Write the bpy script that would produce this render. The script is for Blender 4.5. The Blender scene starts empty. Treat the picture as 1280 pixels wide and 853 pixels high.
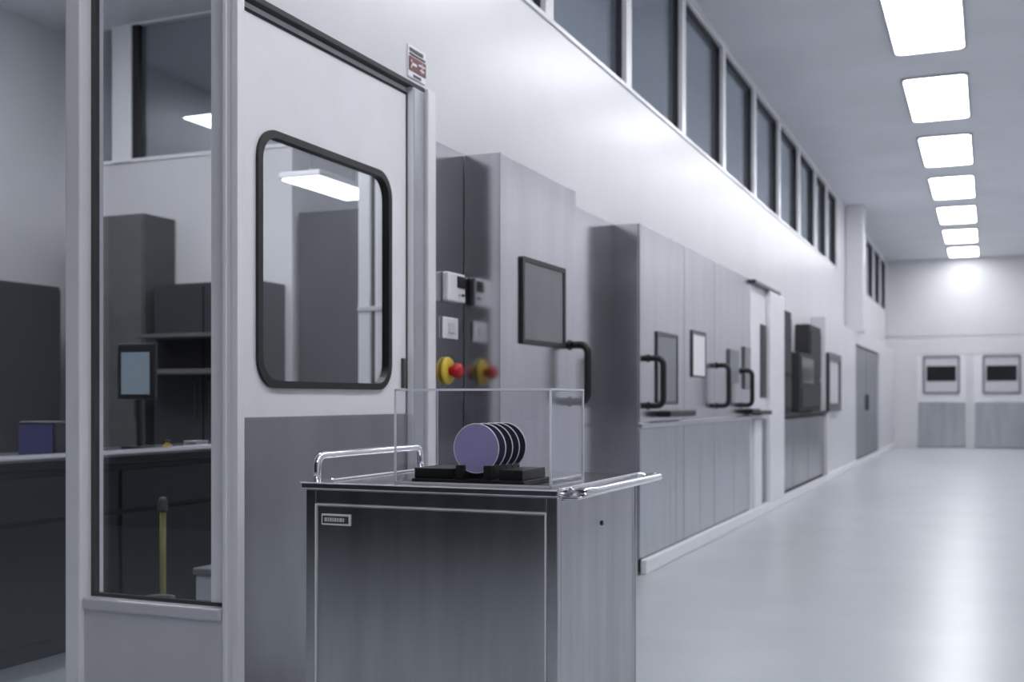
import bpy, bmesh, math, random
from mathutils import Vector, Matrix
random.seed(4)
S = bpy.context.scene
C = S.collection
PI = math.pi

# ------------------------------------------------------------------ materials
def mat(name, col, rough=0.4, metal=0.0, emit=0.0, grain=0.0, scale=6.0, stretch=(1, 1, 1), bump=0.0, coat=0.0, emcol=None):
    m = bpy.data.materials.new(name); m.use_nodes = True
    nt = m.node_tree; b = nt.nodes['Principled BSDF']
    b.inputs['Base Color'].default_value = (*col, 1)
    b.inputs['Roughness'].default_value = rough
    b.inputs['Metallic'].default_value = metal
    if coat: b.inputs['Coat Weight'].default_value = coat; b.inputs['Coat Roughness'].default_value = 0.08
    if emit:
        b.inputs['Emission Color'].default_value = (*(emcol or col), 1)
        b.inputs['Emission Strength'].default_value = emit
    tc = nt.nodes.new('ShaderNodeTexCoord'); mp = nt.nodes.new('ShaderNodeMapping')
    mp.inputs['Scale'].default_value = stretch
    nz = nt.nodes.new('ShaderNodeTexNoise'); nz.inputs['Scale'].default_value = scale; nz.inputs['Detail'].default_value = 6
    nt.links.new(tc.outputs['Object'], mp.inputs['Vector']); nt.links.new(mp.outputs['Vector'], nz.inputs['Vector'])
    if grain:
        r = nt.nodes.new('ShaderNodeMapRange')
        r.inputs['From Min'].default_value = 0.3; r.inputs['From Max'].default_value = 0.7
        r.inputs['To Min'].default_value = 1 - grain; r.inputs['To Max'].default_value = 1 + grain
        nt.links.new(nz.outputs['Fac'], r.inputs['Value'])
        mx = nt.nodes.new('ShaderNodeVectorMath'); mx.operation = 'SCALE'
        mx.inputs[0].default_value = col
        nt.links.new(r.outputs['Result'], mx.inputs['Scale']); nt.links.new(mx.outputs['Vector'], b.inputs['Base Color'])
        r2 = nt.nodes.new('ShaderNodeMapRange')
        r2.inputs['To Min'].default_value = rough * (1 - grain); r2.inputs['To Max'].default_value = rough * (1 + grain)
        nt.links.new(nz.outputs['Fac'], r2.inputs['Value']); nt.links.new(r2.outputs['Result'], b.inputs['Roughness'])
    if bump:
        bp = nt.nodes.new('ShaderNodeBump'); bp.inputs['Strength'].default_value = bump; bp.inputs['Distance'].default_value = 0.01
        nt.links.new(nz.outputs['Fac'], bp.inputs['Height']); nt.links.new(bp.outputs['Normal'], b.inputs['Normal'])
    return m

def glass(name, tint=(1, 1, 1), base=0.04, rough=0.0):
    m = bpy.data.materials.new(name); m.use_nodes = True
    nt = m.node_tree; nt.nodes.clear()
    o = nt.nodes.new('ShaderNodeOutputMaterial'); mix = nt.nodes.new('ShaderNodeMixShader')
    tr = nt.nodes.new('ShaderNodeBsdfTransparent'); tr.inputs['Color'].default_value = (*tint, 1)
    gl = nt.nodes.new('ShaderNodeBsdfGlossy'); gl.inputs['Roughness'].default_value = rough
    gl.inputs['Color'].default_value = (0.95, 0.96, 1, 1)
    # Schlick reflectance of a glass sheet, the same from either side
    ge = nt.nodes.new('ShaderNodeNewGeometry'); dt = nt.nodes.new('ShaderNodeVectorMath'); dt.operation = 'DOT_PRODUCT'
    nt.links.new(ge.outputs['Normal'], dt.inputs[0]); nt.links.new(ge.outputs['Incoming'], dt.inputs[1])
    def mth(op, a, b=None):
        n = nt.nodes.new('ShaderNodeMath'); n.operation = op; n.use_clamp = op in ('SUBTRACT', 'ADD')
        for k, v in enumerate((a, b)):
            if v is None: continue
            if isinstance(v, (int, float)): n.inputs[k].default_value = v
            else: nt.links.new(v, n.inputs[k])
        return n.outputs[0]
    c1 = mth('SUBTRACT', 1.0, mth('ABSOLUTE', dt.outputs['Value']))
    fac = mth('ADD', mth('MULTIPLY', mth('POWER', c1, 5.0), 1 - base), base)
    nt.links.new(fac, mix.inputs[0])
    nt.links.new(tr.outputs[0], mix.inputs[1]); nt.links.new(gl.outputs[0], mix.inputs[2]); nt.links.new(mix.outputs[0], o.inputs[0])
    return m

M = {
 'wall': mat('white_wall_paint', (.70, .70, .722), .30, grain=.03, scale=1.5),
 'far': mat('far_wall_paint', (.71, .71, .72), .35, grain=.03, scale=1.2),
 'ceil': mat('ceiling_grey', (.74, .76, .80), .45, grain=.05, scale=1.0),
 'floor': mat('grey_resin_floor', (.50, .53, .56), .30, grain=.06, scale=1.6),
 'white': mat('white_enamel', (.86, .86, .885), .25, grain=.02),
 'offwhite': mat('pale_grey_enamel', (.62, .62, .66), .3, grain=.03),
 'steel': mat('brushed_steel', (.60, .60, .635), .20, 1, grain=.10, scale=5, stretch=(1.5, 1.5, .25)),
 'steel_low': mat('satin_steel', (.52, .54, .57), .26, 1, grain=.10, scale=5, stretch=(1.5, 1.5, .3)),
 'cart': mat('cart_steel', (.50, .50, .525), .17, 1, grain=.14, scale=4, stretch=(3, 3, .35)),
 'mirror': mat('polished_steel', (.62, .62, .65), .16, 1, grain=.05),
 'chrome': mat('chrome_tube', (.88, .88, .90), .10, 1, grain=.03),
 'alu': mat('anodised_frame', (.50, .51, .54), .35, .6, grain=.04),
 'grey': mat('mid_grey_enamel', (.20, .21, .225), .35, grain=.06),
 'dark': mat('dark_grey_enamel', (.055, .055, .06), .30, grain=.08),
 'darkroom': mat('dark_back_wall', (.05, .05, .058), .6, grain=.08),
 'service': mat('service_floor_wall', (.78, .82, .87), .6, grain=.06),
 'black': mat('black_rubber', (.008, .008, .009), .45, grain=.1),
 'screen': mat('dull_touch_screen', (.15, .15, .16), .18, grain=.06),
 'blackglass': mat('black_screen', (.02, .02, .022), .12),
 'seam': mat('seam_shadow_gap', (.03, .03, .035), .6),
 'light': mat('lit_diffuser', (.95, .96, 1), .5, emit=8.0),
 'light_added': mat('lit_diffuser_added', (.95, .96, 1), .5, emit=12.5),  # for the two added, unseen panels behind the partition
 'light_low': mat('lit_diffuser_low', (.95, .96, 1), .5, emit=3.0),
 'locker': mat('locker_grey', (.10, .10, .105), .6, grain=.1),
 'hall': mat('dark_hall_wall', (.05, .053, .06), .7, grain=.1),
 'matte': mat('matte_dark_enamel', (.035, .035, .04), .85, grain=.08),
 'olive': mat('olive_tube', (.30, .27, .09), .4, grain=.15),
 'darkred': mat('dark_red_print', (.15, .006, .008), .4, grain=.1),
 'siliconback': mat('silicon_dark_reflection', (.10, .095, .15), .22, .5, grain=.06, scale=9),  # rear wafers: the dark they reflect is put into the colour
 'red': mat('red_plastic', (.55, .012, .02), .3, grain=.05),
 'yellow': mat('yellow_plastic', (.75, .55, .06), .35, grain=.05),
 'wafer': mat('lilac_silicon', (.46, .43, .76), .30, .1, grain=.06, scale=9),
 'rim': mat('polished_wafer_edge', (.93, .93, .96), .3, 0),
 'acrylic': glass('clear_acrylic', (.985, .985, .99), .018),
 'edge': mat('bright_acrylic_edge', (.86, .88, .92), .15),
 'pane': glass('window_glass', (.93, .94, .95), .05),
 'dimpane': glass('smoked_glass', (.88, .91, .94), .22),
 'paper': mat('white_paper', (.86, .86, .88), .5),
 'ink': mat('grey_print', (.10, .10, .11), .6),
 'mon': mat('pale_blue_screen', (.16, .20, .24), .3, emit=.12, emcol=(.55, .7, .85)),
 'blue': mat('blue_indicator_screen', (.05, .05, .13), .3, emit=.05, emcol=(.25, .25, .75)),
 'kick': mat('steel_kick_plate', (.33, .33, .345), .24, 1, grain=.12, scale=4, stretch=(1, 1, .4)),
}

# ------------------------------------------------------------------ mesh helpers
def box(bm, x0, x1, y0, y1, z0, z1, bev=0.0, seg=2):
    t = bmesh.new()
    vs = [t.verts.new((x, y, z)) for x in (min(x0, x1), max(x0, x1)) for y in (min(y0, y1), max(y0, y1)) for z in (min(z0, z1), max(z0, z1))]
    for f in ((0, 1, 3, 2), (4, 6, 7, 5), (0, 4, 5, 1), (2, 3, 7, 6), (0, 2, 6, 4), (1, 5, 7, 3)):
        t.faces.new([vs[i] for i in f])
    if bev:
        bmesh.ops.bevel(t, geom=t.edges[:], offset=bev, segments=seg, affect='EDGES', profile=0.5)
    merge(bm, t)

def merge(bm, t):
    mp = {}
    for v in t.verts: mp[v] = bm.verts.new(v.co)
    for f in t.faces:
        try:
            nf = bm.faces.new([mp[v] for v in f.verts]); nf.smooth = f.smooth
        except ValueError: pass
    t.free()

def rounded_path(pts, r, n=6):
    pts = [Vector(p) for p in pts]
    if r <= 0: return pts
    out = [pts[0]]
    for i in range(1, len(pts) - 1):
        a, b, c = pts[i - 1], pts[i], pts[i + 1]
        d1 = (a - b); d2 = (c - b)
        q = min(r, d1.length * .49, d2.length * .49)
        p1 = b + d1.normalized() * q; p2 = b + d2.normalized() * q
        for k in range(n + 1):
            s = k / n
            out.append(p1 * (1 - s) ** 2 + b * 2 * s * (1 - s) + p2 * s * s)
    out.append(pts[-1]); return out

def tube(bm, pts, rad, bend=0.0, seg=14):
    pts = rounded_path(pts, bend)
    rings = []; ref = None
    for i, p in enumerate(pts):
        t = (pts[min(i + 1, len(pts) - 1)] - pts[max(i - 1, 0)]).normalized()
        if ref is None:
            ref = Vector((0, 0, 1)) if abs(t.z) < .9 else Vector((1, 0, 0))
        n = (ref - t * ref.dot(t)).normalized(); ref = n; b = t.cross(n)
        rings.append([bm.verts.new(p + (n * math.cos(a) + b * math.sin(a)) * rad) for a in [2 * PI * k / seg for k in range(seg)]])
    for r1, r2 in zip(rings, rings[1:]):
        for k in range(seg):
            f = bm.faces.new((r1[k], r1[(k + 1) % seg], r2[(k + 1) % seg], r2[k])); f.smooth = True
    bm.faces.new(rings[0][::-1]); bm.faces.new(rings[-1])

def lathe(bm, prof, mtx, seg=32, smooth=True):
    """prof = [(radius, height)] revolved about local z, then moved by mtx"""
    rings = []
    for r, h in prof:
        if r < 1e-6: rings.append([bm.verts.new(mtx @ Vector((0, 0, h)))])
        else: rings.append([bm.verts.new(mtx @ Vector((r * math.cos(2 * PI * k / seg), r * math.sin(2 * PI * k / seg), h))) for k in range(seg)])
    for a, b in zip(rings, rings[1:]):
        for k in range(seg):
            k2 = (k + 1) % seg
            if len(a) == 1 and len(b) == 1: continue
            if len(a) == 1: f = bm.faces.new((a[0], b[k2], b[k]))
            elif len(b) == 1: f = bm.faces.new((a[k], a[k2], b[0]))
            else: f = bm.faces.new((a[k], a[k2], b[k2], b[k]))
            f.smooth = smooth

def rrect(u0, u1, v0, v1, r, n=8):
    out = []
    for cu, cv, a0 in ((u1 - r, v1 - r, 0), (u0 + r, v1 - r, PI / 2), (u0 + r, v0 + r, PI), (u1 - r, v0 + r, 1.5 * PI)):
        if r <= 1e-6: out.append((cu, cv)); continue
        for k in range(n + 1):
            a = a0 + PI / 2 * k / n
            out.append((cu + r * math.cos(a), cv + r * math.sin(a)))
    return out

def ring(bm, outer, inner, to3, d0, d1):
    """a flat plate between two loops with the same number of points; to3(u, v, d) places it"""
    n = len(outer)
    A = [[bm.verts.new(to3(u, v, d)) for u, v in lp] for d in (d0, d1) for lp in (outer, inner)]
    o0, i0, o1, i1 = A
    for k in range(n):
        j = (k + 1) % n
        bm.faces.new((o0[k], o0[j], i0[j], i0[k])); bm.faces.new((o1[j], o1[k], i1[k], i1[j]))
        bm.faces.new((o0[j], o0[k], o1[k], o1[j])); bm.faces.new((i0[k], i0[j], i1[j], i1[k]))

def plate(bm, lp, to3, d0, d1):
    a = [bm.verts.new(to3(u, v, d0)) for u, v in lp]; b = [bm.verts.new(to3(u, v, d1)) for u, v in lp]
    bm.faces.new(a[::-1]); bm.faces.new(b)
    for k in range(len(lp)):
        j = (k + 1) % len(lp); bm.faces.new((a[k], a[j], b[j], b[k]))

XP = lambda u, v, d: Vector((d, u, v))      # u along the corridor, v up, d across it
YP = lambda u, v, d: Vector((u, d, v))      # u across, v up, d along the corridor

def tag(o, label=None, cat=None, group=None, kind=None):
    if label: o['label'] = label
    if cat: o['category'] = cat
    if group: o['group'] = group
    if kind: o['kind'] = kind
    return o

def thing(name, loc, label, cat, group=None, kind=None):
    o = bpy.data.objects.new(name, None); C.objects.link(o); o.location = loc; o.empty_display_size = .1
    return tag(o, label, cat, group, kind)

def wloc(o):
    v = Vector(o.location)
    while o.parent: o = o.parent; v = v + Vector(o.location)
    return v

def obj(name, bm, material, parent=None, label=None, loc=None):
    """link a bmesh given in room coordinates as one mesh object; its origin is the parent's, or loc"""
    bmesh.ops.recalc_face_normals(bm, faces=bm.faces[:])
    me = bpy.data.meshes.new(name); 
    o = bpy.data.objects.new(name, me); C.objects.link(o)
    base = wloc(parent) if parent else Vector(loc or (0, 0, 0))
    bm.transform(Matrix.Translation(-base)); bm.to_mesh(me); bm.free()
    me.materials.append(M[material] if isinstance(material, str) else material)
    if parent: o.parent = parent
    else: o.location = base
    if label: o['label'] = label
    return o

def B(*boxes, bev=0.0):
    bm = bmesh.new()
    for b in boxes: box(bm, *b, bev=bev)
    return bm

def copy_tree(o, parent=None):
    c = o.copy(); C.objects.link(c)
    if parent: c.parent = parent
    for ch in list(o.children): copy_tree(ch, c)
    return c

def struct(name, bm, m, label, cat, parent=None):
    o = obj(name, bm, m, parent)
    if not parent: tag(o, label, cat, None, 'structure')
    return o

H = 4.55            # ceiling height
WL = -2.306         # plane of the left wall
FR = -2.11          # plane of the equipment fronts
YC = 3.14           # corner of the partition
YE = 29.2           # far end wall

# ------------------------------------------------------------------ room shell
struct('floor', B((-12, 1.35, -2.0, YE + .3, -.1, 0)), 'floor', 'glossy pale grey resin floor of the cleanroom corridor', 'floor')
struct('ceiling', B((-12, 1.35, -2.0, YE + .3, H, H + .1)), 'ceil', 'flat grey ceiling above the corridor', 'ceiling')
struct('wall_right', B((1.15, 1.3, -1.9, YE, 0, H)), 'wall', 'plain white wall on the side of the corridor facing the machines', 'wall')
struct('wall_back', B((-7.9, 1.15, -1.9, -1.8, 0, H)), 'darkroom', 'dark wall at the near end of the corridor', 'wall')

# left wall: bulkhead over the machines, lining behind them, header over the windows, door surround
bm = bmesh.new()
box(bm, WL - .14, WL, YC + .04, 19.40, 2.53, 3.30)           # bulkhead
box(bm, WL - .14, WL, 4.545, 20.6, 0, 2.53)                  # behind the machines
box(bm, WL - .14, WL, 19.40, 20.6, 2.53, H)                  # blank bay after the windows
box(bm, WL - .14, WL, 20.6, YE, 0, 3.30)
box(bm, WL - .14, WL, YC + .04, 19.40, 4.50, H)
box(bm, WL - .14, WL, 20.6, YE, 4.50, H)
struct('wall_left', bm, 'wall', 'long white corridor wall above and behind the row of machines', 'wall')

# low white wall past the bench, with the white front lining
bm = bmesh.new()
box(bm, WL, FR, 16.46, 20.45, 0, 2.33, .01)
box(bm, WL, FR, 25.2, YE, 0, 2.33, .01)
box(bm, WL, FR, 20.45, 25.2, 2.13, 2.33)
struct('trim_1', bm, 'wall', 'white lower wall lining past the dark bench', 'wall lining')
struct('trim_2', B((WL, -2.0, 20.6, 20.95, 2.33, H), bev=.02), 'wall', 'white pillar between the two runs of upper windows', 'pillar')
struct('baseboard_left', B((FR, FR + .045, 7.215, YE, 0, .10), bev=.012), 'white', 'white skirting along the foot of the machines', 'baseboard')

d4 = struct('door_4', B((WL, -2.16, 20.46, 22.80, 0.01, 2.12), (WL, -2.16, 22.84, 25.19, 0.01, 2.12), bev=.006), 'grey', 'grey double door in the lower wall near the far end', 'door')
obj('handle', B((-2.16, -2.13, 22.6, 22.66, .95, 1.25), (-2.16, -2.13, 22.98, 23.04, .95, 1.25), bev=.008), 'dark', d4)

# upper windows: one bay after another
mull = [3.18, 4.49, 6.03, 7.575, 9.12, 10.665, 12.21, 13.755, 15.30, 16.845, 18.12, 19.40]
far_m = [20.95, 22.6, 24.25, 25.9, 27.55, YE]
BAY = ['over the near door', 'over the touch screen cabinet', 'largest whole one, over the gap past the touch screen cabinet', 'eighth before the white pillar', 'seventh before the white pillar', 'sixth before the white pillar',
       'fifth before the white pillar', 'fourth before the white pillar', 'third before the white pillar', 'second before the white pillar', 'directly before the white pillar',
       'first one past the white pillar', 'second one past the white pillar', 'third one past the white pillar', 'fourth one past the white pillar', 'touching the end wall']
bays = list(zip(mull, mull[1:])) + list(zip(far_m, far_m[1:]))
for n, (a, b) in enumerate(bays):
    bm = bmesh.new(); w = .062
    outer = rrect(a, b, 3.30, 4.50, 0); inner = rrect(a + w, b - w, 3.325, 4.462, 0)
    ring(bm, outer, inner, XP, WL - .10, WL + .012)
    f = struct('window_%d' % (n + 1), bm, 'white', 'white-framed upper window with dark glass, ' + BAY[n], 'window')
    obj('pane', B((WL - .07, WL - .06, a + w, b - w, 3.325, 4.462)), 'dimpane', f)
    bg = bmesh.new(); ring(bg, inner, rrect(a + w + .022, b - w - .014, 3.34, 4.44, 0), XP, WL - .058, WL - .02)
    obj('gasket', bg, 'seam', f)
# dark service space behind the upper windows
bm = B((-3.0, -2.96, YC + .2, YE, 3.2, H), (-2.96, WL - .14, YC + .2, YE, 3.2, 3.24))
struct('wall_service', bm, 'service', 'dark service gallery seen through the upper windows', 'wall')

# end wall with two doors
bm = bmesh.new()
box(bm, WL, 1.15, YE + .06, YE + .2, 0, H)
box(bm, WL, 1.15, YE + .03, YE + .06, 2.70, H)
box(bm, WL, -1.60, YE + .0, YE + .06, 0, 2.63)
box(bm, .93, 1.15, YE + .0, YE + .06, 0, 2.63)
box(bm, -1.60, .93, YE + .0, YE + .06, 2.25, 2.63)
box(bm, -.475, -.335, YE + .0, YE + .06, 0, 2.25)
struct('wall_far', bm, 'far', 'white end wall of the corridor holding two doors', 'wall')
for n, (a, b) in enumerate(((-1.595, -.48), (-.33, .925))):
    c = (a + b) / 2
    bm = B((a, b, YE + .01, YE + .055, .02, 2.245), bev=.006)
    d = struct('door_%d' % (n + 2), bm, 'white', ['white door with a square viewing window, nearer the machines, in the end wall', 'white door with a square viewing window, farther from the machines, in the end wall'][n], 'door')
    obj('kick_panel', B((a + .04, b - .02, YE - .01, YE + .008, .02, 1.10), bev=.004), 'steel_low', d, 'dull grey metal lower panel')
    fb = bmesh.new(); ring(fb, rrect(c - .42, c + .42, 1.29, 2.21, .05), rrect(c - .37, c + .37, 1.335, 2.165, .04), YP, YE - .03, YE + .012)
    f = obj('window_frame', fb, 'grey', d)
    obj('pane', B((c - .37, c + .37, YE - .004, YE + .006, 1.335, 2.165)), 'offwhite', f)
    obj('viewing_slot', B((c - .33, c + .33, YE - .02, YE - .003, 1.60, 1.96), bev=.01), 'blackglass', f, 'black horizontal viewing slot')

# ------------------------------------------------------------------ near partition (faces the camera)
bm = bmesh.new()
box(bm, -2.968, -2.372, YC, YC + .10, 0, .445)
box(bm, -2.966, -2.372, YC - .012, YC + .10, .405, .447, .008)
struct('wall_front', bm, 'offwhite', 'pale grey wall panel below the partition window', 'wall')
struct('trim_3', B((-3.036, -2.968, YC - .02, YC + .10, 0, H), bev=.006), 'white', 'white post between the two partition windows', 'post')
bm = B((-2.372, WL - .002, YC, YC + .04, 0, H), bev=.003)
box(bm, -2.366, -2.352, YC - .004, YC + .02, 0, H, .002)
box(bm, WL - .024, WL + .002, YC - .005, YC + .035, 0, H, .003)
struct('trim_4', bm, 'white', 'white corner post beside the near door', 'post')
struct('trim_5', B((-7.9, -2.372, YC, YC + .10, 3.0, H)), 'wall', 'white header over the partition windows', 'wall')
def glazing(num, a, b, z0, z1, label):
    bm = bmesh.new(); ring(bm, rrect(a, b, z0, z1, 0), rrect(a + .018, b - .012, z0 + .012, z1 - .02, 0), YP, YC + .035, YC + .058)
    f = struct('window_%d' % num, bm, 'dark', label, 'window')
    obj('pane', B((a + .018, b - .018, YC + .045, YC + .055, z0 + .012, z1 - .02)), 'pane', f)
glazing(17, -2.968, -2.372, .447, 3.0, 'tall partition window over the low grey wall panel, beside the near door')
glazing(18, -7.9, -3.036, .05, 3.0, 'floor-length partition window beyond the white post')

# ------------------------------------------------------------------ near door
LY0, LY1, LZ1 = YC + .045, 4.385, 2.49
bm = bmesh.new()
ring(bm, rrect(YC + .04, 4.545, 0, 2.53, 0), rrect(LY0, LY1 + .006, .012, LZ1, 0), XP, WL - .14, WL - .035)
box(bm, WL - .14, WL, LY1 + .006, 4.545, 0, 2.53)
fr = struct('door_1', bm, 'white', 'white cleanroom door with a large round-cornered window, nearest the cart', 'door')
obj('jamb_strip', B((WL - .006, WL + .004, 4.395, 4.490, 0, 2.505)), 'alu', fr)
obj('jamb_edge', B((WL, WL + .022, 4.495, 4.572, 0, 2.53), bev=.006), 'white', fr)
WIN = (3.285, 4.232, 1.195, 2.10)
bm = bmesh.new()
n8 = 8
outer = rrect(LY0 + .001, LY1, .012, LZ1, .001, n8); inner = rrect(*WIN, .105, n8)
ring(bm, outer, inner, XP, WL - .05, WL - .03)
leaf = obj('leaf', bm, 'white', fr)
bm = bmesh.new(); ring(bm, rrect(WIN[0] - .004, WIN[1] + .004, WIN[2] - .004, WIN[3] + .004, .108, n8), rrect(WIN[0] + .024, WIN[1] - .024, WIN[2] + .022, WIN[3] - .022, .088, n8), XP, WL - .052, WL - .018)
obj('window_gasket', bm, 'black', leaf, 'black rubber gasket')
bm = bmesh.new(); plate(bm, rrect(WIN[0] + .02, WIN[1] - .02, WIN[2] + .02, WIN[3] - .02, .09, n8), XP, WL - .044, WL - .038)
obj('pane', bm, 'pane', leaf)
obj('kick_panel', B((WL - .03, WL - .022, 3.20, 4.375, .02, 1.09), bev=.003), 'kick', leaf, 'brushed steel lower panel')
obj('lock_slot', B((WL - .031, WL - .018, 4.335, 4.358, 1.20, 1.33), bev=.004), 'dark', leaf)
obj('header_shadow_strip', B((WL - .034, WL + .002, YC + .06, 4.50, 2.512, 2.531)), 'seam', fr)  # dark strip standing in for the shadow in the door reveal
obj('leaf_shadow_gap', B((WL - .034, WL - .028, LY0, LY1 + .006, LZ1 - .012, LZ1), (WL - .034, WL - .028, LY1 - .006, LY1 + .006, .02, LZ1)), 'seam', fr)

# ------------------------------------------------------------------ warning sign
t = thing('warning_sign', (WL, 4.42, 2.55), 'small red and white warning sign on the white wall above the near door', 'sign')
obj('backplate', B((WL, WL + .006, 4.335, 4.500, 2.545, 2.685), bev=.002), 'paper', t)
obj('red_panel', B((WL + .006, WL + .009, 4.340, 4.495, 2.575, 2.635)), 'darkred', t, 'dark red band')
bm = B((WL + .009, WL + .011, 4.352, 4.405, 2.598, 2.61), (WL + .009, WL + .011, 4.352, 4.36, 2.585, 2.62), (WL + .009, WL + .011, 4.425, 4.482, 2.61, 2.618), (WL + .009, WL + .011, 4.435, 4.476, 2.590, 2.598), (WL + .009, WL + .011, 4.452, 4.46, 2.584, 2.624))
obj('red_panel_print', bm, 'paper', t)
for q in ((4.345, 4.49, 2.642, 2.650), (4.345, 4.47, 2.658, 2.672), (4.38, 4.45, 2.552, 2.562)):
    obj('print_line', B((WL + .006, WL + .009, *q)), 'ink', t)

# ------------------------------------------------------------------ steel lining with the controls
bm = B((WL, WL + .012, 4.575, 4.888, 0, 2.315), (WL, WL + .012, 5.955, 7.208, 0, 2.315))
struct('trim_6', bm, 'mirror', 'polished steel wall lining beside the cabinets', 'wall lining')
P = WL + .012
t = thing('wall_controller', (P, 4.75, 1.60), 'white wall controller box with a black display on the steel lining', 'controller')
obj('housing', B((P, P + .035, 4.645, 4.83, 1.60, 1.735), bev=.008), 'white', t)
obj('display', B((P + .035, P + .039, 4.735, 4.818, 1.668, 1.722), bev=.002), 'blackglass', t, 'black display')
obj('button', B((P + .035, P + .041, 4.785, 4.81, 1.63, 1.643), bev=.003), 'ink', t)
obj('button', B((P + .035, P + .041, 4.75, 4.775, 1.63, 1.643), bev=.003), 'offwhite', t)
t = thing('switch_plate', (P, 4.72, 1.43), 'square white switch plate below the wall controller', 'switch')
obj('plate', B((P, P + .012, 4.64, 4.80, 1.43, 1.53), bev=.005), 'white', t)
obj('rocker', B((P + .012, P + .02, 4.69, 4.75, 1.455, 1.505), bev=.004), 'offwhite', t)
t = thing('emergency_stop_switch', (P, 4.695, 1.28), 'yellow emergency stop with a red mushroom button on the steel lining', 'emergency stop')
mt = Matrix.Translation((P, 4.690, 1.283)) @ Matrix.Rotation(PI / 2, 4, 'Y')
bm = bmesh.new(); lathe(bm, [(0, 0), (.064, 0), (.064, .012), (.058, .020), (.03, .022), (0, .022)], mt)
obj('base_ring', bm, 'yellow', t)
bm = bmesh.new(); lathe(bm, [(0, .022), (.020, .022), (.020, .042), (.034, .045), (.036, .056), (.032, .072), (.02, .082), (0, .083)], mt)
obj('push_button', bm, 'red', t, 'red mushroom button')

# ------------------------------------------------------------------ helper: D pull handle
def pull(y, z0, z1, parent, out=.105, x=FR):
    bm = bmesh.new()
    tube(bm, [(x - .002, y, z0), (x + out, y, z0), (x + out, y, z1), (x - .002, y, z1)], .021, .06)
    for z in (z0, z1):
        lathe(bm, [(0, 0), (.028, 0), (.028, .008), (0, .009)], Matrix.Translation((x, y, z)) @ Matrix.Rotation(PI / 2, 4, 'Y'), 16)
    return obj('pull_handle', bm, 'black', parent, 'black tubular pull handle')

# ------------------------------------------------------------------ cabinet with the touch screen
t = thing('process_cabinet', (-2.2, 5.42, 0), 'steel process cabinet with a grey touch screen, beside the emergency stop', 'machine')
obj('body', B((WL + .013, FR - .014, 4.89, 5.953, .0, 2.31), bev=.004), 'mirror', t)
dr = obj('door', B((FR - .014, FR, 4.893, 5.951, .06, 2.308), bev=.004), 'steel', t)
pull(5.855, 1.14, 1.45, dr)
bm = bmesh.new(); ring(bm, rrect(5.14, 5.755, 1.425, 1.855, .012), rrect(5.168, 5.727, 1.449, 1.831, .008), XP, FR, FR + .014)
f = obj('screen_frame', bm, 'black', t, 'black bezel')
obj('touch_screen', B((FR, FR + .008, 5.166, 5.729, 1.447, 1.833)), 'screen', f)
obj('corner_strip', B((WL + .015, FR + .004, 4.884, 4.890, .01, 2.31), bev=.002), 'mirror', t)

# ------------------------------------------------------------------ row of equipment cabinets
def cabinet(y0, y1, label, upper_seams=(), lower_seams=()):
    t = thing('equipment_cabinet', (-2.2, (y0 + y1) / 2, 0), label, 'machine', 'steel equipment cabinets along the corridor')
    obj('body', B((WL + .001, FR - .014, y0, y1, 0, 2.312), bev=.003), 'mirror', t)
    e = [y0 + .002] + list(upper_seams) + [y1 - .002]
    for a, b in zip(e, e[1:]):
        obj('upper_panel', B((FR - .014, FR, a + .003, b - .003, 1.002, 2.312), bev=.003), 'steel', t)
    obj('ledge', B((FR - .014, FR + .018, y0 + .002, y1 - .002, .962, .998), bev=.006), 'steel', t)
    e = [y0 + .002] + list(lower_seams) + [y1 - .002]
    for a, b in zip(e, e[1:]):
        obj('lower_panel', B((FR - .014, FR - .001, a + .004, b - .004, .10, .958), bev=.003), 'steel_low', t)
    return t
def tray(y0, y1, z, t):
    obj('shelf', B((FR, FR + .10, y0, y1, z, z + .045), bev=.01), 'black', t, 'small black pull-out shelf')

A = cabinet(7.21, 8.385, 'steel equipment cabinet with a dark window panel, first in its row', (), (7.985, 8.15))
bm = bmesh.new(); ring(bm, rrect(7.60, 8.17, 1.115, 1.625, .012), rrect(7.625, 8.145, 1.14, 1.60, .01), XP, FR, FR + .012)
f = obj('window_frame', bm, 'dark', A)
obj('window_pane', B((FR, FR + .006, 7.623, 8.147, 1.138, 1.602)), 'grey', f)
pull(7.41, 1.11, 1.43, A); tray(7.62, 8.36, 1.03, A)
Bc = cabinet(8.39, 9.415, 'steel equipment cabinet carrying a white notice, between its two neighbours with handles', (9.2,), (8.9,))
Cc = cabinet(9.42, 10.97, 'steel equipment cabinet with two black pull handles, next to the white tall cabinet', (10.2,), (10.2,))
pull(9.49, 1.10, 1.44, Cc); pull(10.52, 1.10, 1.42, Cc)
obj('control_panel', B((FR, FR + .02, 9.95, 10.35, 1.30, 1.60), bev=.006), 'grey', Cc)
obj('control_panel', B((FR, FR + .02, 10.62, 10.9, 1.25, 1.65), bev=.006), 'grey', Cc)
tray(10.58, 10.96, 1.02, Cc)
t = thing('notice', (FR, 8.84, 1.33), 'white notice sheet in a thin dark frame on the middle equipment cabinet', 'notice')
bm = bmesh.new(); ring(bm, rrect(8.61, 9.07, 1.325, 1.69, .004), rrect(8.635, 9.05, 1.34, 1.665, .003), XP, FR + .001, FR + .012)
obj('holder', bm, 'dark', t)
obj('sheet', B((FR + .001, FR + .006, 8.633, 9.052, 1.338, 1.667)), 'paper', t)
t = thing('tall_cabinet', (-2.2, 11.8, 0), 'white tall cabinet with a narrow black upright slot at the end of the steel row', 'machine')
obj('body', B((WL + .001, FR, 10.98, 12.66, 0, 2.27), bev=.005), 'white', t)
obj('top_cap', B((WL + .001, FR + .05, 10.975, 12.42, 2.272, 2.31), bev=.006), 'dark', t, 'dark top edge')
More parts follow.
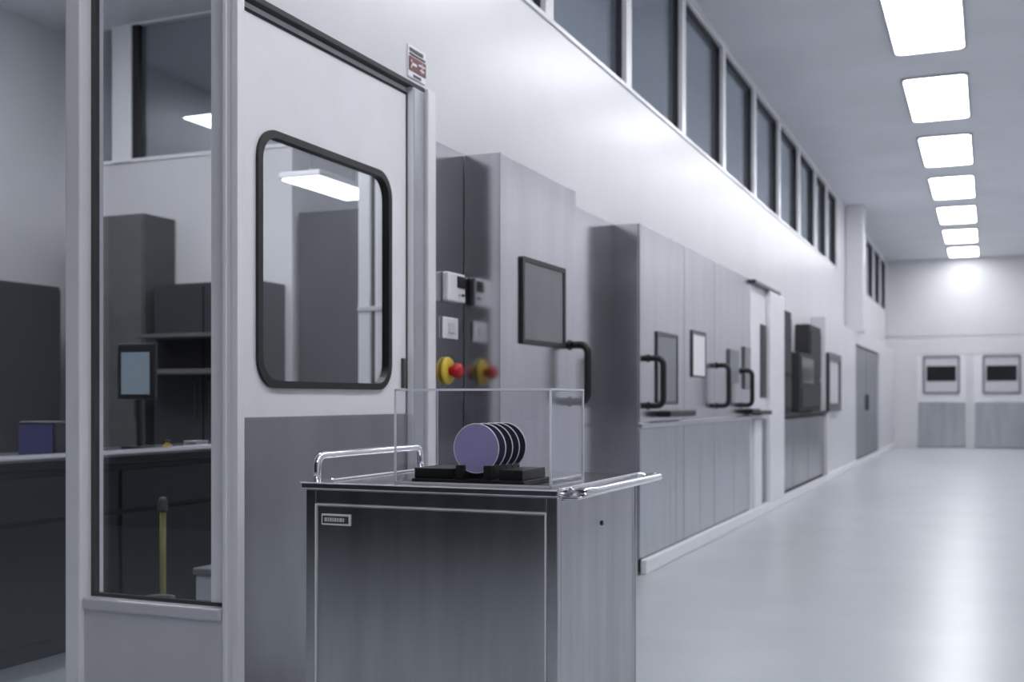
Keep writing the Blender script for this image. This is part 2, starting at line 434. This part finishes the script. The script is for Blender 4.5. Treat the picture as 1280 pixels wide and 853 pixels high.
obj('viewing_slot', B((FR, FR + .012, 11.48, 11.78, 1.17, 1.91), bev=.01), 'black', t)
obj('door_post', B((FR, FR + .05, 11.79, 12.655, .1, 2.27), bev=.012), 'white', t)
obj('lower_post', B((FR, FR + .035, 11.05, 11.40, .1, .96), bev=.012), 'white', t)
obj('lower_panel', B((FR, FR + .01, 11.43, 11.77, .1, .96), bev=.004), 'grey', t)
obj('shelf', B((FR, FR + .09, 11.0, 11.66, 1.0, 1.045), bev=.01), 'black', t)

# ------------------------------------------------------------------ dark bench and its instruments
t = thing('process_bench', (-2.2, 14.5, 0), 'dark grey process bench past the white tall cabinet', 'bench')
obj('body', B((WL + .001, -2.13, 12.67, 16.44, .0, .95), bev=.006), 'matte', t)
for a, b in ((12.7, 13.6), (13.63, 14.8), (14.83, 16.4)):
    obj('front_panel', B((-2.13, -2.118, a, b, .12, .93), bev=.004), 'kick', t)
obj('worktop', B((WL + .001, -2.08, 12.67, 16.44, .95, 1.0), bev=.008), 'matte', t)
obj('side_post', B((-2.13, -2.06, 16.36, 16.455, 0, .95), bev=.008), 'white', t)
def tower(y0, y1, z1, label):
    t = thing('equipment_tower', (-2.2, (y0 + y1) / 2, 1.0), label, 'machine', 'dark towers on the process bench')
    obj('body', B((WL + .001, -2.12, y0, y1, 1.0, z1), bev=.01), 'matte', t)
    obj('front_panel', B((-2.12, -2.105, y0 + .06, y1 - .06, 1.45, z1 - .08), bev=.006), 'matte', t)
    obj('lower_panel', B((-2.12, -2.105, y0 + .06, y1 - .06, 1.06, 1.40), bev=.006), 'matte', t)
tower(12.75, 13.50, 2.17, 'dark slim equipment tower on the bench, beside the white tall cabinet')
tower(14.98, 16.05, 2.13, 'dark slim equipment tower on the bench, beside the pale monitor')
t = thing('instrument', (-2.2, 14.3, 1.0), 'black boxy instrument between the two dark towers', 'instrument')
obj('body', B((WL + .001, -2.06, 13.78, 14.92, 1.0, 1.72), bev=.02), 'matte', t)
obj('front_panel', B((-2.06, -2.05, 13.86, 14.84, 1.35, 1.66), bev=.005), 'blackglass', t)
obj('drawer', B((-2.06, -2.045, 13.86, 14.84, 1.05, 1.30), bev=.005), 'matte', t)
t = thing('wall_monitor', (FR, 17.1, .97), 'pale monitor in a dark frame on the white lower wall', 'monitor')
bm = bmesh.new(); ring(bm, rrect(16.48, 17.90, .98, 1.82, .04), rrect(16.58, 17.72, 1.10, 1.72, .02), XP, FR, FR + .05)
obj('frame', bm, 'dark', t)
obj('screen', B((FR, FR + .03, 16.57, 17.73, 1.09, 1.73)), 'offwhite', t)

# ------------------------------------------------------------------ ceiling lights
def ceiling_light(x, y, label, m='light', w=.62, l=1.95, z=H, group='ceiling light panels over the corridor'):
    t = thing('ceiling_light', (x, y, z), label, 'ceiling light', group)
    fb = bmesh.new(); rr = rrect(x - w / 2 - .03, x + w / 2 + .03, y - l / 2 - .03, y + l / 2 + .03, .09); ri = rrect(x - w / 2, x + w / 2, y - l / 2, y + l / 2, .07)
    ring(fb, rr, ri, lambda u, v, d: Vector((u, v, d)), z - .022, z)
    obj('frame', fb, 'alu', t)
    db = bmesh.new(); plate(db, ri, lambda u, v, d: Vector((u, v, d)), z - .014, z - .002)
    obj('diffuser', db, m, t)
    return t
names = {0: 'behind the viewpoint', 1: 'above the cart', 2: 'above the touch screen cabinet', 3: 'next above the nearest one in view', 4: 'nearest one in view, cut by the upper edge',
         5: 'second nearest in view', 6: 'third nearest in view', 7: 'fourth nearest in view', 8: 'third from the end wall', 9: 'second from the end wall', 10: 'last one, touching the end wall'}
for k in range(11):
    yc = 28.17 - 2.9 * (10 - k)
    ceiling_light(-.52, yc if k < 10 else 28.0, 'lit white ceiling light panel, ' + names[k], l=1.95 if k < 10 else 1.7)

# ------------------------------------------------------------------ the room behind the partition
bm = bmesh.new()
box(bm, -7.9, -5.44, 8.16, 8.30, 0, 3.30)
box(bm, -5.58, -5.44, 8.30, 9.5, 0, H)
box(bm, -5.44, WL - .14, 9.5, 9.6, 0, H)
struct('wall_inner', bm, 'wall', 'white rear wall of the room behind the partition', 'wall')
struct('wall_side', B((-8.0, -7.9, -1.9, 8.3, 0, H)), 'wall', 'white side wall of the room behind the partition', 'wall')
bm = bmesh.new(); ring(bm, rrect(-7.9, -5.44, 3.30, H, 0), rrect(-7.86, -5.48, 3.33, H - .01, 0), YP, 8.14, 8.28)
box(bm, -7.36, -7.14, 8.13, 8.29, 3.30, H, .01)
f = struct('window_19', bm, 'white', 'upper window of the room behind the partition, with one broad white mullion', 'window')
obj('pane', B((-7.86, -7.36, 8.2, 8.21, 3.33, 4.54)), 'dimpane', f)
obj('pane', B((-7.14, -5.48, 8.2, 8.21, 3.33, 4.54)), 'dimpane', f)
obj('gasket', B((-7.14, -7.07, 8.15, 8.2, 3.33, 4.54)), 'black', f)
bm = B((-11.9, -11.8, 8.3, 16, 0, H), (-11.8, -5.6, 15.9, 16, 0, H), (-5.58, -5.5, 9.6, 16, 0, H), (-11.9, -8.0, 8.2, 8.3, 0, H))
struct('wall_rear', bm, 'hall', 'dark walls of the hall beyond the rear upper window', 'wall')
ceiling_light(-8.60, 11.66, 'lit white ceiling light panel seen through the rear upper window', 'light', l=1.3, group='ceiling light panels behind the partition')
ceiling_light(-6.6, 4.9, 'added light panel, out of view, above the long dark side locker', 'light_added', group='ceiling light panels behind the partition')  # added unseen panel, brightens the room behind the partition
ceiling_light(-4.6, 5.4, 'added light panel, out of view, above the laboratory bench', 'light_added', group='ceiling light panels behind the partition')  # second added panel for the same room, also out of view

t = thing('hanging_light', (-4.74, 7.68, 2.80), 'low-hung white light panel seen through the near door window', 'light')
obj('housing', B((-4.92, -4.56, 7.2, 8.16, 2.815, 2.86), bev=.01), 'white', t)
obj('diffuser', B((-4.90, -4.58, 7.22, 8.14, 2.80, 2.815)), 'light_low', t)
for y in (7.35, 8.0):
    bm = bmesh.new(); tube(bm, [(-4.74, y, 2.86), (-4.74, y, H)], .006, seg=8); obj('hanging_rod', bm, 'alu', t)

def tall(name, x0, x1, y0, y1, z1, label, doors=2, face='y', m='grey'):
    t = thing(name, ((x0 + x1) / 2, (y0 + y1) / 2, 0), label, 'cabinet')
    obj('body', B((x0, x1, y0, y1, 0, z1), bev=.008), m, t)
    for k in range(doors):
        if face == 'y':
            a = x0 + (x1 - x0) * k / doors; b = x0 + (x1 - x0) * (k + 1) / doors
            d = obj('door', B((a + .01, b - .01, y0 - .018, y0, .1, z1 - .03), bev=.004), m, t)
            hx = b - .08 if k % 2 == 0 else a + .06
            obj('handle', B((hx, hx + .02, y0 - .04, y0 - .018, 1.0, 1.3), bev=.005), 'dark', d)
        else:
            a = y0 + (y1 - y0) * k / doors; b = y0 + (y1 - y0) * (k + 1) / doors
            d = obj('door', B((x1, x1 + .018, a + .01, b - .01, .1, z1 - .03), bev=.004), m, t)
            hy = b - .08 if k % 2 == 0 else a + .06
            obj('handle', B((x1 + .018, x1 + .04, hy, hy + .02, 1.0, 1.3), bev=.005), 'dark', d)
    return t
tall('tall_locker', -7.50, -6.66, 7.75, 8.15, 2.75, 'tall grey locker against the rear wall, seen through the partition window', 1, m='locker')
t = tall('low_locker', -6.55, -5.50, 7.75, 8.15, 2.13, 'dark shorter locker beside the tall grey locker', 2, m='matte')
obj('shelf', B((-6.5, -5.55, 7.45, 7.735, 1.36, 1.40), (-6.5, -5.55, 7.45, 7.735, 1.66, 1.69), bev=.004), 'locker', t)
tall('storage_tower', -5.40, -4.80, 8.2, 8.8, 2.74, 'tall dark storage tower under the low-hung light, seen through the near door window', 1, m='matte')
tall('side_locker', -7.89, -7.45, 4.2, 7.6, 2.13, 'long dark locker along the side wall behind the partition', 4, 'x', 'matte')
t = thing('glazed_screen', (-3.75, 6.5, 0), 'pair of slim white uprights with a dark gap behind the near door window', 'screen')
obj('upright', B((-3.81, -3.72, 6.48, 6.56, 0, 3.2), bev=.006), 'white', t)
obj('upright', B((-3.685, -3.56, 6.48, 6.56, 0, 3.2), bev=.006), 'white', t)
obj('gap_seal', B((-3.72, -3.685, 6.50, 6.54, 0, 3.2)), 'black', t)
obj('crossbar', B((-3.81, -3.56, 6.47, 6.57, 1.73, 1.76), bev=.004), 'offwhite', t)

# bench with a chrome rail
t = thing('lab_bench', (-4.2, 4.6, 0), 'dark laboratory bench with a bright rail, behind the partition window', 'bench')
obj('body', B((-4.60, -3.87, 3.40, 6.2, .0, .84), bev=.006), 'matte', t)
obj('worktop', B((-4.62, -3.85, 3.38, 6.22, .84, .88), bev=.006), 'matte', t)
bm = bmesh.new(); tube(bm, [(-3.85, 3.5, .82), (-3.82, 3.5, .90), (-3.82, 6.1, .90), (-3.85, 6.1, .82)], .014, .03)
obj('rail', bm, 'chrome', t, 'bright chrome rail')
for a, b in ((3.45, 4.3), (4.33, 5.2), (5.23, 6.15)):
    obj('drawer_front', B((-3.87, -3.855, a, b, .62, .81), bev=.004), 'matte', t)
    obj('door', B((-3.87, -3.855, a, b, .08, .60), bev=.004), 'matte', t)
t = thing('desk_monitor', (-4.3, 4.95, .88), 'small pale blue monitor on the laboratory bench', 'monitor')
obj('foot', B((-4.37, -4.23, 4.9, 5.02, .882, .897), bev=.004), 'dark', t)
obj('stem', B((-4.31, -4.28, 4.95, 4.975, .897, 1.2), bev=.004), 'dark', t)
obj('housing', B((-4.43, -4.17, 4.935, 4.96, 1.15, 1.46), bev=.008), 'dark', t)
obj('screen', B((-4.395, -4.205, 4.930, 4.936, 1.18, 1.41)), 'mon', t)
t = thing('indicator_box', (-4.05, 4.02, .88), 'small box with a dim blue screen on the laboratory bench', 'instrument')
obj('housing', B((-4.18, -3.95, 4.0, 4.18, .882, 1.05), bev=.01), 'dark', t)
obj('screen', B((-4.165, -3.965, 3.994, 4.0, .895, 1.035)), 'blue', t)
for k, (x, y, c, l) in enumerate(((-3.93, 4.75, 'yellow', 'small yellow bottle on the bench rail side'), (-3.93, 4.98, 'paper', 'small white carton lying on the bench'), (-3.90, 5.12, 'offwhite', 'pale flask standing at the bench end'))):
    if c == 'paper':
        t = thing('carton', (x, y, .88), l, 'carton'); obj('body', B((x - .04, x + .04, y - .05, y + .05, .882, .92), bev=.004), c, t); obj('lid', B((x - .042, x + .042, y - .052, y + .052, .92, .93), bev=.003), 'offwhite', t)
    else:
        t = thing('bottle', (x, y, .88), l, 'bottle'); h = .05 if c == 'yellow' else .10
        bm = bmesh.new(); lathe(bm, [(0, .88), (.022, .88), (.022, .88 + h * .7), (.01, .88 + h * .85), (.01, .88 + h)], Matrix.Translation((x, y, 0)), 16); obj('body', bm, c, t)
        bm = bmesh.new(); lathe(bm, [(0, .88 + h), (.012, .88 + h), (.012, .89 + h), (0, .892 + h)], Matrix.Translation((x, y, 0)), 16); obj('cap', bm, 'dark', t)
t = thing('marker_post', (-3.36, 4.03, 0), 'thin yellow upright post behind the partition window', 'post')
bm = bmesh.new(); tube(bm, [(-3.36, 4.03, .02), (-3.36, 4.03, .66)], .014); obj('post', bm, 'olive', t)
bm = bmesh.new(); lathe(bm, [(0, 0), (.07, 0), (.07, .015), (.03, .03), (0, .03)], Matrix.Translation((-3.36, 4.03, 0))); obj('base', bm, 'dark', t)
bm = bmesh.new(); lathe(bm, [(0, .66), (.022, .66), (.022, .70), (.012, .72), (0, .72)], Matrix.Translation((-3.36, 4.03, 0)), 16); obj('cap', bm, 'locker', t)
t = thing('crate', (-2.9, 3.93, 0), 'grey plastic crate on the floor close to the corner post', 'crate')
obj('body', B((-3.005, -2.80, 3.8, 4.06, 0, .43), bev=.012), 'offwhite', t); obj('lid', B((-3.012, -2.793, 3.79, 4.07, .43, .46), bev=.008), 'grey', t)
t = thing('bin', (-3.29, 3.94, 0), 'small pale bin at the foot of the thin yellow post', 'bin')
bm = bmesh.new(); lathe(bm, [(0, .0), (.055, .0), (.068, .30), (.06, .30), (.05, .02), (0, .02)], Matrix.Translation((-3.24, 3.85, 0))); obj('body', bm, 'offwhite', t)
bm = bmesh.new(); lathe(bm, [(.060, .30), (.074, .30), (.074, .315), (.060, .315), (.060, .30)], Matrix.Translation((-3.24, 3.85, 0))); obj('rim', bm, 'grey', t)

# ------------------------------------------------------------------ the cart
X0, X1, Y0, Y1 = -1.915, -1.098, 2.946, 3.70
t = thing('steel_cart', ((X0 + X1) / 2, (Y0 + Y1) / 2, 0), 'stainless steel cart in front of the near door, carrying a clear cover with wafers', 'cart')
CX = X0 + .034; CX1 = X1 - .034
bm = bmesh.new()
for (a, b, c, d) in ((X0, X0 + .034, Y0, Y0 + .03), (X1 - .034, X1, Y0, Y0 + .03), (X0, X0 + .03, Y1 - .03, Y1), (X1 - .03, X1, Y1 - .03, Y1)):
    box(bm, a, b, c, d, .14, .879, .003)
box(bm, CX, CX1, Y0, Y0 + .03, .835, .879, .003); box(bm, CX, CX1, Y0, Y0 + .03, .14, .19, .003)
box(bm, X0, X0 + .03, Y0 + .029, Y1 - .029, .845, .879, .003); box(bm, X1 - .03, X1 - .007, Y0 + .029, Y1 - .029, .845, .879, .003)
box(bm, CX, CX1, Y1 - .03, Y1, .835, .879, .003); box(bm, CX, CX1, Y1 - .03, Y1, .14, .19, .003)
obj('frame', bm, 'cart', t)
obj('front_panel', B((CX + .005, CX1 - .005, Y0 + .004, Y0 + .016, .195, .830), bev=.003), 'cart', t)
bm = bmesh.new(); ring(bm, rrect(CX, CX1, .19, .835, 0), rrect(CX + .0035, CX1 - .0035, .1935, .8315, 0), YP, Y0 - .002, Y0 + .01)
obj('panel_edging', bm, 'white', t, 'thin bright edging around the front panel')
obj('side_panel', B((X1 - .006, X1 - .001, Y0 + .032, Y1 - .032, .15, .868), bev=.002), 'cart', t)
obj('side_panel', B((X0 + .001, X0 + .006, Y0 + .032, Y1 - .032, .15, .868), bev=.002), 'cart', t)
obj('back_panel', B((CX, CX1, Y1 - .016, Y1 - .008, .19, .835), bev=.002), 'cart', t)
obj('corner_edge', B((X1 - .0035, X1 + .002, Y1 - .004, Y1 + .002, .14, .872)), 'chrome', t)
obj('bottom_plate', B((X0 + .03, X1 - .03, Y0 + .03, Y1 - .03, .14, .15)), 'cart', t)
tp = obj('tabletop', B((X0 - .012, X1 + .004, Y0 - .010, Y1 + .015, .8795, .9000), bev=.004), 'mirror', t)
# bright front lip and the raised rim at the handle side
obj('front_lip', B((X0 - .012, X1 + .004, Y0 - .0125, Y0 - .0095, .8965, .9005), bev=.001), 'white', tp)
obj('side_rim', B((X0 + .05, X0 + .062, Y0 + .06, Y1 - .02, .9, .908), bev=.003), 'chrome', tp)
obj('side_lip', B((X1 + .004, X1 + .055, Y0 + .02, Y1 + .02, .872, .880), bev=.003), 'chrome', tp)
obj('side_lip', B((X1 - .004, X1 + .006, Y0 + .0, Y1 + .014, .8985, .904), bev=.002), 'chrome', tp)
bm = bmesh.new(); tube(bm, [(X0 + .018, Y0 + .035, .89), (X0 + .018, Y0 + .035, .978), (X0 + .018, Y1 - .03, .978), (X0 + .018, Y1 - .03, .89)], .0125, .05)
obj('push_handle', bm, 'chrome', t, 'bent chrome push handle standing above the tabletop')
bm = bmesh.new(); tube(bm, [(X1 - .01, Y0 + .10, .890), (X1 + .066, Y0 + .10, .890), (X1 + .072, Y1 + .055, .890), (X1 + .0, Y1 + .055, .890), (X1 - .01, Y1 - .0, .890)], .0125, .03)
obj('side_handle', bm, 'chrome', t, 'chrome rail along the table edge')
np_ = obj('nameplate', B((CX + .022, CX + .122, Y0 - .001, Y0 + .0045, .772, .806), bev=.001), 'white', t, 'small engraved nameplate')
obj('nameplate_field', B((CX + .027, CX + .117, Y0 - .0022, Y0 - .0008, .778, .800)), 'cart', np_)
bm = bmesh.new(); xx = CX + .034
for w in (.010, .006, .008, .005, .009, .007, .010, .006):
    box(bm, xx, xx + w - .0015, Y0 - .0030, Y0 - .0020, .783, .795); xx += w + .0012
obj('nameplate_print', bm, 'offwhite', np_)
bm = bmesh.new(); lathe(bm, [(0, 0), (.008, 0), (.007, .004), (0, .005)], Matrix.Translation((X1 - .001, 3.34, .77)) @ Matrix.Rotation(PI / 2, 4, 'Y'), 16)
obj('side_lock', bm, 'dark', t)
for cx in (X0 + .06, X1 - .06):
    for cy in (Y0 + .06, Y1 - .06):
        bm = B((cx - .022, cx - .016, cy - .022, cy + .022, .045, .125), (cx + .016, cx + .022, cy - .022, cy + .022, .045, .125), (cx - .03, cx + .03, cy - .03, cy + .03, .125, .14))
        k = obj('caster', bm, 'steel', t)
        bm = bmesh.new(); lathe(bm, [(0, -.014), (.05, -.014), (.055, -.008), (.055, .008), (.05, .014), (0, .014)], Matrix.Translation((cx, cy, .055)) @ Matrix.Rotation(PI / 2, 4, 'Y'), 24)
        obj('wheel', bm, 'black', k)

# ------------------------------------------------------------------ acrylic cover
AX0, AX1, AY0, AY1, AZ0, AZ1 = -1.641, -1.143, 3.010, 3.290, .9005, 1.180
th = .004
t = thing('acrylic_cover', ((AX0 + AX1) / 2, (AY0 + AY1) / 2, AZ0), 'clear acrylic box cover over the wafers on the cart top', 'display cover')
obj('front_panel', B((AX0, AX1, AY0, AY0 + th, AZ0, AZ1 - th)), 'acrylic', t)
obj('back_panel', B((AX0, AX1, AY1 - th, AY1, AZ0, AZ1 - th)), 'acrylic', t)
obj('side_panel', B((AX0, AX0 + th, AY0 + th, AY1 - th, AZ0, AZ1 - th)), 'acrylic', t)
obj('side_panel', B((AX1 - th, AX1, AY0 + th, AY1 - th, AZ0, AZ1 - th)), 'acrylic', t)
obj('top_panel', B((AX0, AX1, AY0, AY1, AZ1 - th, AZ1)), 'acrylic', t)
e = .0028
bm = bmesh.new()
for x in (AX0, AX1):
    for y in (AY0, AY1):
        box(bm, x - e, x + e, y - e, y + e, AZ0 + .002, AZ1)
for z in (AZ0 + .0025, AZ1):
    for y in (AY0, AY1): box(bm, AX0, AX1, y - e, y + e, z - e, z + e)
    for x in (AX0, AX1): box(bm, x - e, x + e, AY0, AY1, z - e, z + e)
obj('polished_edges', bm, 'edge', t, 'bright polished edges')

# ------------------------------------------------------------------ wafer rack and wafers
RX = -1.398; WR = .0745; WZ = 1.006
t = thing('wafer_rack', (RX, 3.15, .901), 'low black rack holding the wafers upright under the clear cover', 'rack')
obj('base_plate', B((-1.60, -1.235, 3.035, 3.265, .901, .914), bev=.003), 'black', t)
ys = [3.062 + .047 * k for k in range(5)]
for sx in (-1, 1):
    bm = bmesh.new(); e = [3.04] + [v for y in ys for v in (y - .002, y + .002)] + [3.262]
    x = RX + sx * .045
    box(bm, x - .012, x + .012, 3.04, 3.262, .914, .930)
    for a, b in zip(e[::2], e[1::2]): box(bm, x - .012, x + .012, a, min(b, 3.262), .930, .956, .001)
    obj('slotted_rail', bm, 'black', t)
obj('end_block', B((-1.598, -1.47, 3.05, 3.235, .914, .945), bev=.003), 'black', t)
obj('end_block', B((-1.32, -1.245, 3.05, 3.235, .914, .945), bev=.003), 'black', t)
obj('support_bar', B((-1.47, -1.32, 3.20, 3.215, .914, .928), bev=.002), 'chrome', t)
lab = ['lilac silicon wafer at the front of the rack, face fully visible', 'silicon wafer standing directly behind the front one', 'middle silicon wafer of the five in the rack', 'silicon wafer second from the back of the rack', 'rearmost silicon wafer of the five in the rack']
first = None
for k, y in enumerate(ys):
    if first is None:
        w = thing('silicon_wafer', (RX, y, WZ), lab[0], 'wafer', 'silicon wafers under the clear cover')
        mt = Matrix.Translation((RX, y, WZ)) @ Matrix.Rotation(PI / 2, 4, 'X')
        bm = bmesh.new(); lathe(bm, [(0, -.0006), (WR - .0026, -.0006), (WR - .0026, .0006), (0, .0006)], mt, 96, False); obj('disc', bm, 'wafer', w)
        bm = bmesh.new(); lathe(bm, [(WR - .0030, -.0016), (WR - .0006, -.0016), (WR, 0), (WR - .0006, .0016), (WR - .0030, .0016), (WR - .0030, -.0016)], mt, 96, False); obj('rim', bm, 'rim', w, 'bright polished rim')
        first = w
    else:
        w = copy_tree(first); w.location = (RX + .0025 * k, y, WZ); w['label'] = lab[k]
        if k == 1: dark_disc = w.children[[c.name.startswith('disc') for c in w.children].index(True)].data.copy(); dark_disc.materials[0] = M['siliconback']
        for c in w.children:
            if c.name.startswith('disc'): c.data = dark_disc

# ------------------------------------------------------------------ camera, world, view
cam = bpy.data.cameras.new('camera'); co = bpy.data.objects.new('camera', cam); C.objects.link(co)
co.location = (0, 0, 1.15); co.rotation_euler = (PI / 2, 0, math.atan2(595, 1420))
cam.sensor_width = 36; cam.lens = 36 * 1420 / 1280; cam.shift_y = 73.5 / 1280; cam.clip_start = .05; cam.clip_end = 100
cam.dof.use_dof = True; cam.dof.focus_distance = 3.25; cam.dof.aperture_fstop = 3.2
S.camera = co
w = bpy.data.worlds.new('world'); S.world = w; w.use_nodes = True
w.node_tree.nodes['Background'].inputs[0].default_value = (.5, .52, .55, 1); w.node_tree.nodes['Background'].inputs[1].default_value = .02
vs = S.view_settings; vs.view_transform = 'Standard'; vs.look = 'None'; vs.gamma = 1; vs.exposure = 0.58; vs.use_curve_mapping = False
S.cycles.use_denoising = True
S.cycles.max_bounces = 10; S.cycles.transparent_max_bounces = 24; S.cycles.diffuse_bounces = 5; S.cycles.glossy_bounces = 6
S.cycles.caustics_reflective = False; S.cycles.caustics_refractive = False
S.cycles.sample_clamp_indirect = 4
